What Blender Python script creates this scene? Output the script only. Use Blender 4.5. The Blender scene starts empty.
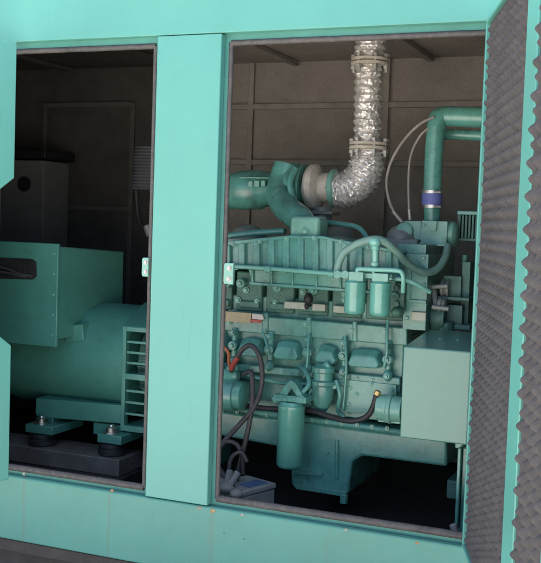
import bpy, bmesh, math, random
from mathutils import Vector, Matrix
random.seed(7)
rad = math.radians
S = bpy.context.scene
COL = S.collection

# ------------------------------------------------------------------ camera, sky, sun, exposure
CAM = Vector((1.708, -3.041, 0.978))
YAW, PITCH, ROLL, FPX = rad(-22.51), rad(-3.42), rad(1.96), 1000.0
fw = Vector((math.sin(YAW) * math.cos(PITCH), math.cos(YAW) * math.cos(PITCH), math.sin(PITCH)))
r0 = Vector((math.cos(YAW), -math.sin(YAW), 0)); u0 = r0.cross(fw)
rt = r0 * math.cos(ROLL) + u0 * math.sin(ROLL); up = u0 * math.cos(ROLL) - r0 * math.sin(ROLL)
cd = bpy.data.cameras.new('camera'); cam = bpy.data.objects.new('camera', cd); COL.objects.link(cam)
M = Matrix((rt, up, -fw)).transposed().to_4x4(); M.translation = CAM
cam.matrix_world = M
cd.sensor_fit = 'VERTICAL'; cd.sensor_height = 24; cd.lens = 24 * FPX / 563.0
cd.clip_start = 0.05; cd.clip_end = 2000
S.camera = cam

SUN_EL, SUN_AZ = rad(67), rad(22)          # azimuth from +Y towards +X: the sun stands behind the canopy
W = bpy.data.worlds.new('World'); S.world = W; W.use_nodes = True
nt = W.node_tree; bg = nt.nodes['Background']
sky = nt.nodes.new('ShaderNodeTexSky'); sky.sky_type = 'NISHITA'; sky.sun_disc = False
sky.sun_elevation = SUN_EL; sky.sun_rotation = SUN_AZ; sky.dust_density = 5.0; sky.air_density = 0.7; sky.ozone_density = 1.0
nt.links.new(sky.outputs['Color'], bg.inputs['Color']); bg.inputs['Strength'].default_value = 0.15
sl = bpy.data.lights.new('sun', 'SUN'); sl.energy = 5.0; sl.angle = rad(0.5); sl.color = (1, 0.95, 0.87)
sun = bpy.data.objects.new('sun', sl); COL.objects.link(sun)
sd = Vector((math.sin(SUN_AZ) * math.cos(SUN_EL), math.cos(SUN_AZ) * math.cos(SUN_EL), math.sin(SUN_EL)))
sun.rotation_euler = sd.to_track_quat('Z', 'Y').to_euler(); sun.location = (2, 4, 8)
S.view_settings.view_transform = 'Standard'; S.view_settings.look = 'None'
S.view_settings.gamma = 1; S.view_settings.exposure = 2.05
S.cycles.max_bounces = 10; S.cycles.diffuse_bounces = 6; S.cycles.glossy_bounces = 4
S.cycles.use_denoising = True
S.cycles.sample_clamp_indirect = 6

# ------------------------------------------------------------------ helpers
def at(px, py, y):
    """world point at depth y seen at photo pixel (px, py)"""
    d = fw * FPX + rt * (px - 270.5) - up * (py - 281.5)
    return CAM + d * ((y - CAM.y) / d.y)
def AX(px, py, y): return at(px, py, y).x
def AZ(px, py, y): return at(px, py, y).z

class MB:
    def __init__(s): s.v = []; s.f = []
    def add(s, vs, fs):
        n = len(s.v); s.v += [tuple(v) for v in vs]; s.f += [tuple(i + n for i in f) for f in fs]; return s
    def box(s, x0, x1, y0, y1, z0, z1):
        return s.add([(x, y, z) for x in (x0, x1) for y in (y0, y1) for z in (z0, z1)],
                     [(0, 1, 3, 2), (4, 6, 7, 5), (0, 4, 5, 1), (2, 3, 7, 6), (0, 2, 6, 4), (1, 5, 7, 3)])
    def pbox(s, a, b, c, d, yf, yb):       # front face given by photo pixels a,b (top left) c,d (bottom right) at depth yf
        mx, my = (a + c) / 2, (b + d) / 2
        return s.box(AX(a, my, yf), AX(c, my, yf), yf, yb, AZ(mx, d, yf), AZ(mx, b, yf))
    def prism(s, poly, y0, y1):            # polygon in (x,z) extruded along y
        n = len(poly)
        return s.add([(x, y0, z) for x, z in poly] + [(x, y1, z) for x, z in poly],
                     [tuple(range(n)), tuple(range(n, 2 * n))] + [(i, (i + 1) % n, n + (i + 1) % n, n + i) for i in range(n)])
    def pprism(s, pts, yf, yb): return s.prism([(at(a, b, yf).x, at(a, b, yf).z) for a, b in pts], yf, yb)
    def xprism(s, poly, x0, x1):           # polygon in (y,z) extruded along x
        n = len(poly)
        return s.add([(x0, y, z) for y, z in poly] + [(x1, y, z) for y, z in poly],
                     [tuple(range(n)), tuple(range(n, 2 * n))] + [(i, (i + 1) % n, n + (i + 1) % n, n + i) for i in range(n)])
    def sweep(s, pts, rs, n=14, caps=True):
        pts = [Vector(p) for p in pts]; k = len(pts)
        if not hasattr(rs, '__len__'): rs = [rs] * k
        tn = [(pts[min(i + 1, k - 1)] - pts[max(i - 1, 0)]).normalized() for i in range(k)]
        a = Vector((0, 0, 1)) if abs(tn[0].z) < .9 else Vector((1, 0, 0))
        nv = (a - tn[0] * a.dot(tn[0])).normalized(); vs = []
        for i in range(k):
            nv = (nv - tn[i] * nv.dot(tn[i])).normalized(); b = tn[i].cross(nv)
            for j in range(n):
                t = 2 * math.pi * j / n; vs.append(pts[i] + (nv * math.cos(t) + b * math.sin(t)) * rs[i])
        fs = [(i * n + j, i * n + (j + 1) % n, (i + 1) * n + (j + 1) % n, (i + 1) * n + j) for i in range(k - 1) for j in range(n)]
        if caps: fs += [tuple(range(n)), tuple(range((k - 1) * n, k * n))]
        return s.add(vs, fs)
    def tube(s, pts, r, n=12, sub=6): return s.sweep(catmull(pts, sub), r, n)
    def lathe(s, prof, o, ax, n=28):       # prof: (distance along axis, radius)
        o = Vector(o); ax = Vector(ax).normalized()
        a = Vector((0, 0, 1)) if abs(ax.z) < .9 else Vector((1, 0, 0))
        e = (a - ax * a.dot(ax)).normalized(); b = ax.cross(e); vs = []
        for t, r in prof:
            for j in range(n):
                q = 2 * math.pi * j / n; vs.append(o + ax * t + (e * math.cos(q) + b * math.sin(q)) * max(r, 1e-4))
        k = len(prof)
        fs = [(i * n + j, i * n + (j + 1) % n, (i + 1) * n + (j + 1) % n, (i + 1) * n + j) for i in range(k - 1) for j in range(n)]
        return s.add(vs, fs + [tuple(range(n)), tuple(range((k - 1) * n, k * n))])
    def cyl(s, a, b, r, n=20):
        a, b = Vector(a), Vector(b); L = (b - a).length; c = min(r * .12, L * .2)
        return s.lathe([(0, r - c), (c, r), (L - c, r), (L, r - c)], a, b - a, n)
    def bolt(s, p, d=(0, -1, 0), r=.008):
        p = Vector(p); d = Vector(d)
        s.lathe([(-.002, r * 1.5), (.002, r * 1.5)], p, d, 12)
        return s.lathe([(.001, r), (r * .9, r), (r * 1.1, r * .8)], p, d, 6)
    def blob(s, c, rx, ry, rz, n=14):
        prof = [(-math.cos(math.pi * i / 8), math.sin(math.pi * i / 8)) for i in range(9)]
        t = MB(); t.lathe(prof, (0, 0, 0), (0, 0, 1), n)
        return s.add([(c[0] + v[0] * rx, c[1] + v[1] * ry, c[2] + v[2] * rz) for v in t.v], t.f)
    def build(s, name, mat, parent=None, bevel=0, smooth=38, seg=2):
        me = bpy.data.meshes.new(name); me.from_pydata(s.v, [], s.f)
        bm = bmesh.new(); bm.from_mesh(me)
        bmesh.ops.recalc_face_normals(bm, faces=bm.faces); bm.to_mesh(me); bm.free()
        for p in me.polygons: p.use_smooth = True
        me.set_sharp_from_angle(angle=rad(smooth))
        me.materials.append(mat)
        o = bpy.data.objects.new(name, me); COL.objects.link(o)
        if parent:
            o.parent = parent; o.matrix_parent_inverse = parent_world(parent).inverted()
        if bevel:
            b = o.modifiers.new('soft_edges', 'BEVEL'); b.width = bevel; b.segments = seg; b.limit_method = 'ANGLE'
            b.angle_limit = rad(35); b.harden_normals = False
        return o
def parent_world(o):
    m = Matrix.Translation(o.location)
    return m if not o.parent else parent_world(o.parent) @ o.matrix_parent_inverse @ m
def catmull(pts, sub=6):
    pts = [Vector(p) for p in pts]
    q = [pts[0] * 2 - pts[1]] + pts + [pts[-1] * 2 - pts[-2]]; out = []
    for i in range(1, len(q) - 2):
        a, b, c, d = q[i - 1:i + 3]
        for k in range(sub):
            t = k / sub
            out.append(.5 * ((2 * b) + (c - a) * t + (2 * a - 5 * b + 4 * c - d) * t * t + (3 * b - a - 3 * c + d) * t ** 3))
    return out + [pts[-1]]
def thing(name, label, cat, loc, group=None):
    o = bpy.data.objects.new(name, None); COL.objects.link(o); o.location = loc
    o.empty_display_size = .05; return tag(o, label, cat, group)
def tag(o, label, cat, group=None):
    o['label'] = label; o['category'] = cat
    if group: o['group'] = group
    return o

# ------------------------------------------------------------------ materials
def mat(name, base, rough=.5, metal=0, var=.12, vscale=6, bump=0, bscale=60, spec=.5, dirt=None, dirt_amt=0., coat=0, extra=None):
    m = bpy.data.materials.new(name); m.use_nodes = True; t = m.node_tree; N = t.nodes; L = t.links
    p = N['Principled BSDF']; p.inputs['Roughness'].default_value = rough; p.inputs['Metallic'].default_value = metal
    p.inputs['Specular IOR Level'].default_value = spec; p.inputs['Coat Weight'].default_value = coat; p.inputs['Coat Roughness'].default_value = .25
    tc = N.new('ShaderNodeTexCoord'); co = tc.outputs['Object']
    nz = N.new('ShaderNodeTexNoise'); nz.inputs['Scale'].default_value = vscale; nz.inputs['Detail'].default_value = 6; nz.inputs['Roughness'].default_value = .65
    L.new(co, nz.inputs['Vector'])
    r = N.new('ShaderNodeValToRGB'); e = r.color_ramp.elements
    lo = tuple(c * (1 - var) for c in base); hi = tuple(min(1, c * (1 + var)) for c in base)
    e[0].position = .3; e[0].color = (*lo, 1); e[1].position = .7; e[1].color = (*hi, 1)
    L.new(nz.outputs['Fac'], r.inputs['Fac']); c = r.outputs['Color']
    def mix(fac, col):
        nonlocal c
        x = N.new('ShaderNodeMix'); x.data_type = 'RGBA'; L.new(fac, x.inputs['Factor']); L.new(c, x.inputs['A']); x.inputs['B'].default_value = (*col, 1)
        c = x.outputs['Result']
    if dirt:
        n2 = N.new('ShaderNodeTexNoise'); n2.inputs['Scale'].default_value = vscale * 2.3; n2.inputs['Detail'].default_value = 8; n2.inputs['Roughness'].default_value = .75
        L.new(co, n2.inputs['Vector'])
        mr = N.new('ShaderNodeMapRange'); mr.inputs['From Min'].default_value = .5; mr.inputs['From Max'].default_value = .75; mr.inputs['To Max'].default_value = dirt_amt
        L.new(n2.outputs['Fac'], mr.inputs['Value']); mix(mr.outputs['Result'], dirt)
    if extra: extra(N, L, co, mix)
    L.new(c, p.inputs['Base Color'])
    rr = N.new('ShaderNodeMapRange'); rr.inputs['To Min'].default_value = rough * .8; rr.inputs['To Max'].default_value = min(1, rough * 1.25)
    L.new(nz.outputs['Fac'], rr.inputs['Value']); L.new(rr.outputs['Result'], p.inputs['Roughness'])
    if bump:
        n3 = N.new('ShaderNodeTexNoise'); n3.inputs['Scale'].default_value = bscale; n3.inputs['Detail'].default_value = 4; L.new(co, n3.inputs['Vector'])
        b = N.new('ShaderNodeBump'); b.inputs['Strength'].default_value = bump; b.inputs['Distance'].default_value = .01
        L.new(n3.outputs['Fac'], b.inputs['Height']); L.new(b.outputs['Normal'], p.inputs['Normal'])
    return m
def smath(N, L, op, a, b=None, c=None):
    n = N.new('ShaderNodeMath'); n.operation = op; n.use_clamp = False
    for i, q in enumerate((a, b, c)):
        if q is None: continue
        if isinstance(q, (int, float)): n.inputs[i].default_value = q
        else: L.new(q, n.inputs[i])
    return n.outputs[0]
def scratches(N, L, co, mix):              # fine vertical scuffs on the sheet metal
    mp = N.new('ShaderNodeMapping'); mp.inputs['Scale'].default_value = (170, 170, 5); L.new(co, mp.inputs['Vector'])
    n = N.new('ShaderNodeTexNoise'); n.inputs['Scale'].default_value = 1; n.inputs['Detail'].default_value = 3; L.new(mp.outputs[0], n.inputs['Vector'])
    n2 = N.new('ShaderNodeTexNoise'); n2.inputs['Scale'].default_value = 4; L.new(co, n2.inputs['Vector'])
    a = N.new('ShaderNodeMapRange'); a.inputs['From Min'].default_value = .63; a.inputs['From Max'].default_value = .75; L.new(n.outputs['Fac'], a.inputs['Value'])
    b = N.new('ShaderNodeMapRange'); b.inputs['From Min'].default_value = .5; b.inputs['From Max'].default_value = .65; b.inputs['To Max'].default_value = .45; L.new(n2.outputs['Fac'], b.inputs['Value'])
    mix(smath(N, L, 'MULTIPLY', a.outputs[0], b.outputs[0]), (.04, .19, .18))
def grime(N, L, co, mix):                  # oily runs and soot
    for sc, lo, hi, amt, col in (((14, 14, 5), .56, .72, .55, (.035, .05, .042)), ((60, 60, 9), .62, .72, .45, (.03, .04, .032)), ((45, 45, 45), .68, .72, .7, (.20, .20, .18))):
        mp = N.new('ShaderNodeMapping'); mp.inputs['Scale'].default_value = sc; L.new(co, mp.inputs['Vector'])
        n = N.new('ShaderNodeTexNoise'); n.inputs['Scale'].default_value = 1; n.inputs['Detail'].default_value = 5; n.inputs['Roughness'].default_value = .6; L.new(mp.outputs[0], n.inputs['Vector'])
        a = N.new('ShaderNodeMapRange'); a.inputs['From Min'].default_value = lo; a.inputs['From Max'].default_value = hi; a.inputs['To Max'].default_value = amt
        L.new(n.outputs['Fac'], a.inputs['Value']); mix(a.outputs[0], col)
def sill_wear(N, L, co, mix):              # rust runs and chipped paint along the sill
    scratches(N, L, co, mix)
    sx = N.new('ShaderNodeSeparateXYZ'); L.new(co, sx.inputs[0]); X, Z = sx.outputs[0], sx.outputs[2]
    nz = N.new('ShaderNodeTexNoise'); nz.inputs['Scale'].default_value = 9; nz.inputs['Detail'].default_value = 6; L.new(co, nz.inputs['Vector'])
    wob = smath(N, L, 'MULTIPLY', smath(N, L, 'SUBTRACT', nz.outputs['Fac'], .5), .02)
    for px, amt, w in ((24, .34, .007), (109, .40, .006), (212, .22, .018), (470, .2, .01), (330, .12, .01)):
        x0 = AX(px, 500, 0)
        d = smath(N, L, 'ABSOLUTE', smath(N, L, 'SUBTRACT', smath(N, L, 'ADD', X, wob), x0))
        g = N.new('ShaderNodeMapRange'); g.inputs['From Min'].default_value = 0; g.inputs['From Max'].default_value = w; g.inputs['To Min'].default_value = amt; g.inputs['To Max'].default_value = 0
        L.new(d, g.inputs['Value']); mix(smath(N, L, 'MULTIPLY', g.outputs[0], smath(N, L, 'ADD', nz.outputs['Fac'], .25)), (.20, .10, .03))
    n4 = N.new('ShaderNodeTexNoise'); n4.inputs['Scale'].default_value = 26; n4.inputs['Detail'].default_value = 5; L.new(co, n4.inputs['Vector'])
    ch = N.new('ShaderNodeMapRange'); ch.inputs['From Min'].default_value = .66; ch.inputs['From Max'].default_value = .69; L.new(n4.outputs['Fac'], ch.inputs['Value'])
    zz = N.new('ShaderNodeMapRange'); zz.inputs['From Min'].default_value = -.022; zz.inputs['From Max'].default_value = -.010; L.new(Z, zz.inputs['Value'])
    mix(smath(N, L, 'MULTIPLY', ch.outputs[0], zz.outputs[0]), (.3, .2, .13))

TEAL = (.108, .365, .302)
ETEAL = (.112, .345, .288)
m_canopy = mat('canopy_paint', TEAL, .36, var=.06, vscale=2.5, bump=.10, bscale=4, dirt=(.12, .38, .31), dirt_amt=.35, extra=scratches)
m_sill_dimmed = mat('dimmed_sill_paint', (.085, .29, .232), .42, var=.10, vscale=3, bump=.10, bscale=4, dirt=(.11, .28, .22), dirt_amt=.5, extra=sill_wear)  # canopy teal darkened for the weaker light low down, plus real dirt
m_jamb_shaded = mat('shaded_jamb_paint', (.075, .28, .235), .5, var=.1, vscale=9, dirt=(.08, .2, .18), dirt_amt=.5)  # canopy teal darkened to hold the recess shade in its colour
m_eng = mat('engine_paint', ETEAL, .27, var=.16, vscale=9, bump=.05, bscale=120, dirt=(.05, .12, .09), dirt_amt=.5, coat=.5, extra=grime)
m_cast = mat('engine_cast_paint', (.108, .31, .25), .31, var=.2, vscale=12, bump=.12, bscale=170, dirt=(.05, .12, .09), dirt_amt=.5, coat=.4, extra=grime)
m_pipe_lit = mat('lit_pipe_paint', (.19, .48, .385), .25, var=.1, vscale=12, dirt=(.08, .2, .16), dirt_amt=.3, coat=.5)  # engine teal lightened for the extra skylight on the front pipes
m_filter_lit = mat('lit_filter_paint', (.115, .38, .305), .22, var=.1, vscale=10, bump=.03, bscale=60, dirt=(.07, .18, .14), dirt_amt=.35, coat=.6)  # lightened likewise, skylight on the filter cans put into the colour
m_guard = mat('guard_box_paint', (.115, .275, .215), .3, var=.08, vscale=3, bump=.05, bscale=8, dirt=(.10, .22, .17), dirt_amt=.35, coat=.3)
m_dark = mat('engine_dark_paint', (.075, .19, .15), .45, var=.2, vscale=12, bump=.3, bscale=150, dirt=(.03, .06, .05), dirt_amt=.6)
m_pale = mat('engine_pale_paint', (.20, .435, .345), .28, var=.12, vscale=10, bump=.1, bscale=120, dirt=(.07, .18, .16), dirt_amt=.4)
m_alt = mat('alternator_paint', (.075, .27, .215), .38, var=.1, vscale=7, bump=.06, bscale=140, dirt=(.04, .13, .11), dirt_amt=.4, coat=.3)
m_black = mat('black_steel', (.03, .03, .033), .5, var=.3, vscale=15, dirt=(.14, .12, .10), dirt_amt=.5, bump=.1)
m_rubber = mat('rubber_seal', (.078, .074, .070), .6, var=.3, vscale=20, dirt=(.19, .175, .155), dirt_amt=.6, bump=.1)
m_rub = mat('black_rubber', (.022, .022, .024), .5, var=.3, vscale=30, dirt=(.1, .09, .08), dirt_amt=.4)
m_foam = mat('acoustic_foam', (.086, .083, .082), .95, var=.2, vscale=10, bump=.3, bscale=260, spec=.1, dirt=(.13, .124, .118), dirt_amt=.5)
m_lining_hazed = mat('hazed_interior_lining', (.34, .31, .275), .9, var=.12, vscale=7, bump=.6, bscale=90, spec=.15, dirt=(.25, .225, .195), dirt_amt=.6)  # one foam in both bays; paled here to paint the veil on the right
m_lining_shaded = mat('shaded_interior_lining', (.105, .10, .093), .9, var=.2, vscale=7, bump=.6, bscale=90, spec=.15)  # same foam, darkened for the dim left bay without the veil
m_rail_hazed = mat('lining_rail', (.32, .29, .26), .8, var=.2, vscale=12)  # paled along with the right lining to carry the veil
m_rail_shaded = mat('shaded_lining_rail', (.125, .12, .112), .8, var=.2, vscale=12)  # same rail, darkened for the dim left bay
m_steel = mat('bare_steel', (.55, .53, .5), .35, 1, var=.2, vscale=30)
m_zinc = mat('zinc_hardware', (.5, .5, .47), .45, .6, var=.2, vscale=40, dirt=(.2, .15, .1), dirt_amt=.4)
m_turbo = mat('turbine_iron', (.62, .57, .48), .6, 0, var=.2, vscale=14, bump=.3, bscale=120, dirt=(.3, .24, .18), dirt_amt=.5)
m_greycast = mat('grey_cast_metal', (.27, .30, .27), .5, .2, var=.2, vscale=14, bump=.2)
m_pad = mat('dull_machined_pad', (.42, .45, .36), .5, var=.2, vscale=20)
m_dusty = mat('dusty_black_steel', (.13, .122, .112), .6, var=.35, vscale=9, dirt=(.2, .18, .15), dirt_amt=.6, bump=.1)
m_blue = mat('blue_silicone_hose', (.13, .16, .42), .5, var=.1, vscale=15)
m_hose = mat('green_grey_hose', (.19, .35, .29), .5, var=.15, vscale=20, dirt=(.08, .14, .12), dirt_amt=.4)
m_batt = mat('battery_case', (.34, .35, .35), .5, var=.2, vscale=15, dirt=(.3, .28, .25), dirt_amt=.5)
m_bluelab = mat('battery_label', (.12, .19, .40), .4, var=.2, vscale=30)
m_red = mat('red_insulation', (.42, .08, .06), .45, var=.1)
m_orange = mat('orange_insulation', (.5, .15, .06), .45, var=.1)
m_cable = mat('grey_black_cable', (.06, .058, .062), .42, var=.2, vscale=30, dirt=(.2, .18, .17), dirt_amt=.4)
m_cream = mat('label_cream', (.42, .35, .20), .5, var=.15, vscale=25, dirt=(.3, .22, .12), dirt_amt=.4)
m_white = mat('label_white', (.6, .55, .5), .5, var=.1)
m_brass = mat('brass', (.5, .38, .16), .45, .6, var=.1)
m_gpanel = mat('grey_panel', (.21, .21, .205), .6, var=.1, vscale=8)
m_navy = mat('ribbed_plastic', (.11, .115, .125), .45, var=.1)
m_ground = mat('concrete_ground', (.44, .41, .37), .9, var=.18, vscale=1.2, bump=.3, bscale=40, dirt=(.22, .19, .16), dirt_amt=.5)
m_skid = mat('base_frame_steel', (.05, .044, .038), .7, var=.3, vscale=10, dirt=(.11, .09, .065), dirt_amt=.5, bump=.2)
m_primer = mat('bare_primer_chip', (.30, .33, .27), .8, var=.4, vscale=60)
m_rust = mat('rusty_paint_chip', (.40, .27, .14), .8, var=.4, vscale=60)

# crinkled foil wrap
m_foil = mat('foil_wrap', (.90, .88, .85), .38, .6, var=.1, vscale=30, dirt=(.62, .56, .46), dirt_amt=.5)
N, L = m_foil.node_tree.nodes, m_foil.node_tree.links
tc = N.new('ShaderNodeTexCoord'); vo = N.new('ShaderNodeTexVoronoi'); vo.inputs['Scale'].default_value = 55
L.new(tc.outputs['Object'], vo.inputs['Vector']); bb = N.new('ShaderNodeBump'); bb.inputs['Strength'].default_value = .42; bb.inputs['Distance'].default_value = .010
L.new(vo.outputs['Distance'], bb.inputs['Height']); L.new(bb.outputs['Normal'], N['Principled BSDF'].inputs['Normal'])

# ------------------------------------------------------------------ ground
GZ = -0.46
g = MB(); g.add([(-60, -60, GZ), (60, -60, GZ), (60, 60, GZ), (-60, 60, GZ)], [(0, 1, 2, 3)])
o = g.build('ground', m_ground); o['kind'] = 'structure'

# ------------------------------------------------------------------ canopy
XL, XR = -2.15, 2.35                        # canopy ends
OL, PL, PR, OR = -0.70, 0.0, 0.243, 1.165   # left opening, post, right opening
HZ, TOPZ, SZ = 1.60, 1.92, -0.245
YB = 1.85
enc = thing('generator_canopy', 'turquoise sheet metal generator canopy with both service doors swung open', 'generator canopy', (0, 0, GZ))
def sheet(name, x0, x1, z0, z1, m, y0=0.0, y1=.03, bv=.003): return MB().box(x0, x1, y0, y1, z0, z1).build(name, m, enc, bv)
sheet('front_header', XL, XR, HZ, TOPZ, m_canopy)
sheet('front_sill', XL, XR, SZ, -.003, m_sill_dimmed, bv=.006)
sheet('front_post', PL, PR, .001, HZ - .003, m_canopy, -.003, .028)
sheet('front_post', XL, OL, .001, HZ - .003, m_canopy, -.003, .028)
sheet('front_post', OR + .004, XR, .001, HZ - .003, m_canopy, -.003, .028)
# recessed flanges behind the door openings and the rubber seals on them
for x0, x1 in ((OL, PL), (PR, OR)):
    fr = MB(); w = .022
    fr.box(x0 - .03, x1 + .03, .031, .036, HZ - w - .006, HZ + .06)
    fr.box(x0 - .03, x1 + .03, .031, .036, -.06, w)
    fr.box(x0 - .03, x0 + w, .031, .036, w, HZ - w - .006); fr.box(x1 - w, x1 + .03, .031, .036, w, HZ - w - .006)
    fr.build('door_recess', m_jamb_shaded, enc, .001)
    q = .030
    pts = [(x0 + w, q, w), (x1 - w, q, w), (x1 - w, q, HZ - w - .008), (x0 + w, q, HZ - w - .008)]
    se = MB()
    for i in range(4):
        a, b = Vector(pts[i]), Vector(pts[(i + 1) % 4])
        k = 24; P = [a.lerp(b, t / k) + Vector((random.gauss(0, .0003), 0, random.gauss(0, .0003))) for t in range(k + 1)]
        se.sweep(P, [.0125, .0085, .010, .0085][i], 10)
    se.build('door_seal', m_rubber, enc)
# strike plates screwed to the post
def strike(px, py, w, h):
    p = at(px, py, .03)
    s = MB().prism([(p.x + dx * w, p.z + dz * h) for dx, dz in ((-.5, -.38), (-.38, -.5), (.5, -.5), (.5, .5), (-.38, .5), (-.5, .38))], .012, .026).build('strike_plate', m_pale, enc, .002)
    b = MB(); b.bolt((p.x + .004, .012, p.z - h * .25), r=.006); b.bolt((p.x + .004, .012, p.z + h * .25), r=.006); b.build('screw', m_zinc, s)
strike(147.5, 267, .026, .066); strike(230.5, 273.5, .036, .072)
# shell
MB().box(XL, XR, 0.031, YB, TOPZ - .03, TOPZ - .003).build('roof_panel', m_canopy, enc, .003)
MB().box(XL, XR, YB - .004, YB + .03, SZ, TOPZ - .032).build('rear_panel', m_canopy, enc)
MB().box(XL, XL + .03, .031, YB - .006, SZ, TOPZ - .032).build('end_panel', m_canopy, enc)
MB().box(XR - .03, XR, .031, YB - .006, SZ, TOPZ - .032).build('end_panel', m_canopy, enc)
MB().box(XL + .031, XR - .031, .04, YB - .006, -.21, -.18).build('floor_pan', m_black, enc)
# foam lining with its holding rails, toned per bay to carry the veil
ln = MB()
XM = AX(205, 180, YB - .062)
ln.box(XM, XR - .032, YB - .06, YB - .006, -.17, 1.86)
ln.box(XM, XR - .032, .04, YB - .062, 1.80, 1.86)
ln.build('foam_lining', m_lining_hazed, enc)
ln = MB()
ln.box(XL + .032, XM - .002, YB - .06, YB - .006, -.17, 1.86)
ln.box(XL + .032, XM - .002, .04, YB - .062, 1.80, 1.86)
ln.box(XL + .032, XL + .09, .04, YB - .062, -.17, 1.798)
ln.build('foam_lining', m_lining_shaded, enc)
YR = YB - .062
def rail_h(px, py, x0, x1): z = AZ(px, py, YR); MB().box(x0, x1, YR - .02, YR + .003, z - .014, z + .014).build('lining_rail', m_rail_hazed if x1 > .5 else m_rail_shaded, enc, .003)
def rail_v(px, z0, z1): x = AX(px, 180, YR); MB().box(x - .014, x + .014, YR - .024, YR - .021, z0, z1).build('lining_rail', m_rail_hazed if x > XM else m_rail_shaded, enc, .001)
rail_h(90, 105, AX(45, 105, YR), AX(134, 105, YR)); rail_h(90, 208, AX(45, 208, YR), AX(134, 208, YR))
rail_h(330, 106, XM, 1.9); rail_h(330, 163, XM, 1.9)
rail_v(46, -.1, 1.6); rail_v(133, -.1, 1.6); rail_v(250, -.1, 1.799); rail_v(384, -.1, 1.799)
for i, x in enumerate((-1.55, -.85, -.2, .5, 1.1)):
    MB().box(x, x + .035, .06, YR - .03, 1.775, 1.798).build('roof_bow', m_lining_hazed if x > XM else m_lining_shaded, enc, .003)
# paint chips and rivets along the lip of the sill
for px, py, sx, m in ((24, 474, .012, m_primer), (112, 490.5, .012, m_rust), (212.5, 511, .013, m_rust), (242, 515, .012, m_primer), (417, 543, .010, m_rust), (346, 530, .01, m_primer)):
    p = at(px, py, -.001)
    n = 11; poly = [(p.x + sx * .75 * math.cos(t * 6.283 / n) * random.uniform(.6, 1.25), p.z + sx * .45 * math.sin(t * 6.283 / n) * random.uniform(.6, 1.3)) for t in range(n)]
    MB().prism(poly, -.0018, .002).build('paint_chip', m, enc)
for px, py in ((224, 533), (244, 539)):
    p = at(px, py, 0); MB().lathe([(0, .003), (.002, .002)], (p.x, .001, p.z), (0, -1, 0), 10).build('rivet', m_rub, enc)
# base frame below
bf = MB(); bf.box(XL + .02, XR - .02, .012, .10, SZ - .05, SZ - .004); bf.box(XL + .02, XR - .02, .05, .075, GZ + .05, SZ - .05); bf.box(XL + .02, XR - .02, .02, .10, GZ, GZ + .05)
bf.box(XL + .02, XR - .02, YB - .1, YB - .02, GZ, SZ - .004); bf.box(XL + .1, XL + .2, .1, YB - .1, GZ, SZ - .004); bf.box(XR - .2, XR - .1, .1, YB - .1, GZ, SZ - .004)
bf.build('base_frame', m_skid, enc, .004)

# doors
def local_prism(mb, hinge, d, nrm, poly, t0, t1):
    """polygon in (s along leaf, z) extruded along the leaf's normal"""
    n = len(poly); H = Vector(hinge)
    vs = [H + d * s + nrm * t + Vector((0, 0, z)) for t in (t0, t1) for s, z in poly]
    mb.add(vs, [tuple(range(n)), tuple(range(n, 2 * n))] + [(i, (i + 1) % n, n + (i + 1) % n, n + i) for i in range(n)])
def egg_foam(hinge, d, nrm, s0, s1, z0, z1, base, p=.074, h=.034, res=.0062):
    mb = MB(); H = Vector(hinge); ns = int((s1 - s0) / res); nz = int((z1 - z0) / res); vs = []
    for i in range(ns + 1):
        for j in range(nz + 1):
            s = s0 + (s1 - s0) * i / ns; z = z0 + (z1 - z0) * j / nz
            c = math.cos(2 * math.pi * s / p) * math.cos(2 * math.pi * z / p)
            k = base + h * (.5 + .5 * math.copysign(abs(c) ** 1.25, c)) + .0035 * math.sin(5 * z + 3 * s)
            if i in (0, ns) or j in (0, nz): k = base * .3
            vs.append(H + d * s + nrm * k + Vector((0, 0, z)))
    w = nz + 1
    mb.add(vs, [(i * w + j, (i + 1) * w + j, (i + 1) * w + j + 1, i * w + j + 1) for i in range(ns) for j in range(nz)])
    return mb
a = rad(18)
d = Vector((math.sin(a), -math.cos(a), 0)); nrm = Vector((-math.cos(a), -math.sin(a), 0))
H = (1.119, -.012, 0); Z0, Z1 = .003, 1.597
def leaf_s(px, py):                        # distance along the leaf at a photo pixel
    q = fw * FPX + rt * (px - 270.5) - up * (py - 281.5)
    return ((CAM + q * ((Vector(H) - CAM).dot(nrm) / q.dot(nrm))) - Vector(H)).dot(d)
SB0, SB1 = leaf_s(514.5, 281), leaf_s(525.5, 281); LW = 1.22
print('DOOR', SB0, SB1, leaf_s(541, 281), leaf_s(491, 281), leaf_s(476, 281))
mb = MB(); local_prism(mb, H, d, nrm, [(0, Z0), (LW, Z0), (LW, Z1), (0, Z1)], -.055, -.045)
door = mb.build('service_door', m_canopy, enc, .002)
mb = MB()
for s0, s1, z0, z1 in ((0, .018, Z0, Z1), (LW - .03, LW, Z0, Z1), (.0181, LW - .0301, Z0, Z0 + .012), (.0181, LW - .0301, Z1 - .012, Z1)):
    local_prism(mb, H, d, nrm, [(s0, z0), (s1, z0), (s1, z1), (s0, z1)], -.0448, 0)
mb.build('door_frame', m_canopy, door, .003)
mb = MB(); local_prism(mb, H, d, nrm, [(SB0, Z0 + .0125), (SB1, Z0 + .0125), (SB1, Z1 - .0125), (SB0, Z1 - .0125)], -.0448, 0)
mb.build('stiffener', m_canopy, door, .003)
egg_foam(H, d, nrm, .020, SB0 - .002, Z0 + .014, Z1 - .014, -.036, p=.060, h=.034, res=.0055).build('foam_panel', m_foam, door, smooth=80)
egg_foam(H, d, nrm, SB1 + .002, LW - .032, Z0 + .014, Z1 - .014, -.022, p=.070, h=.034).build('foam_panel', m_foam, door, smooth=80)
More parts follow.
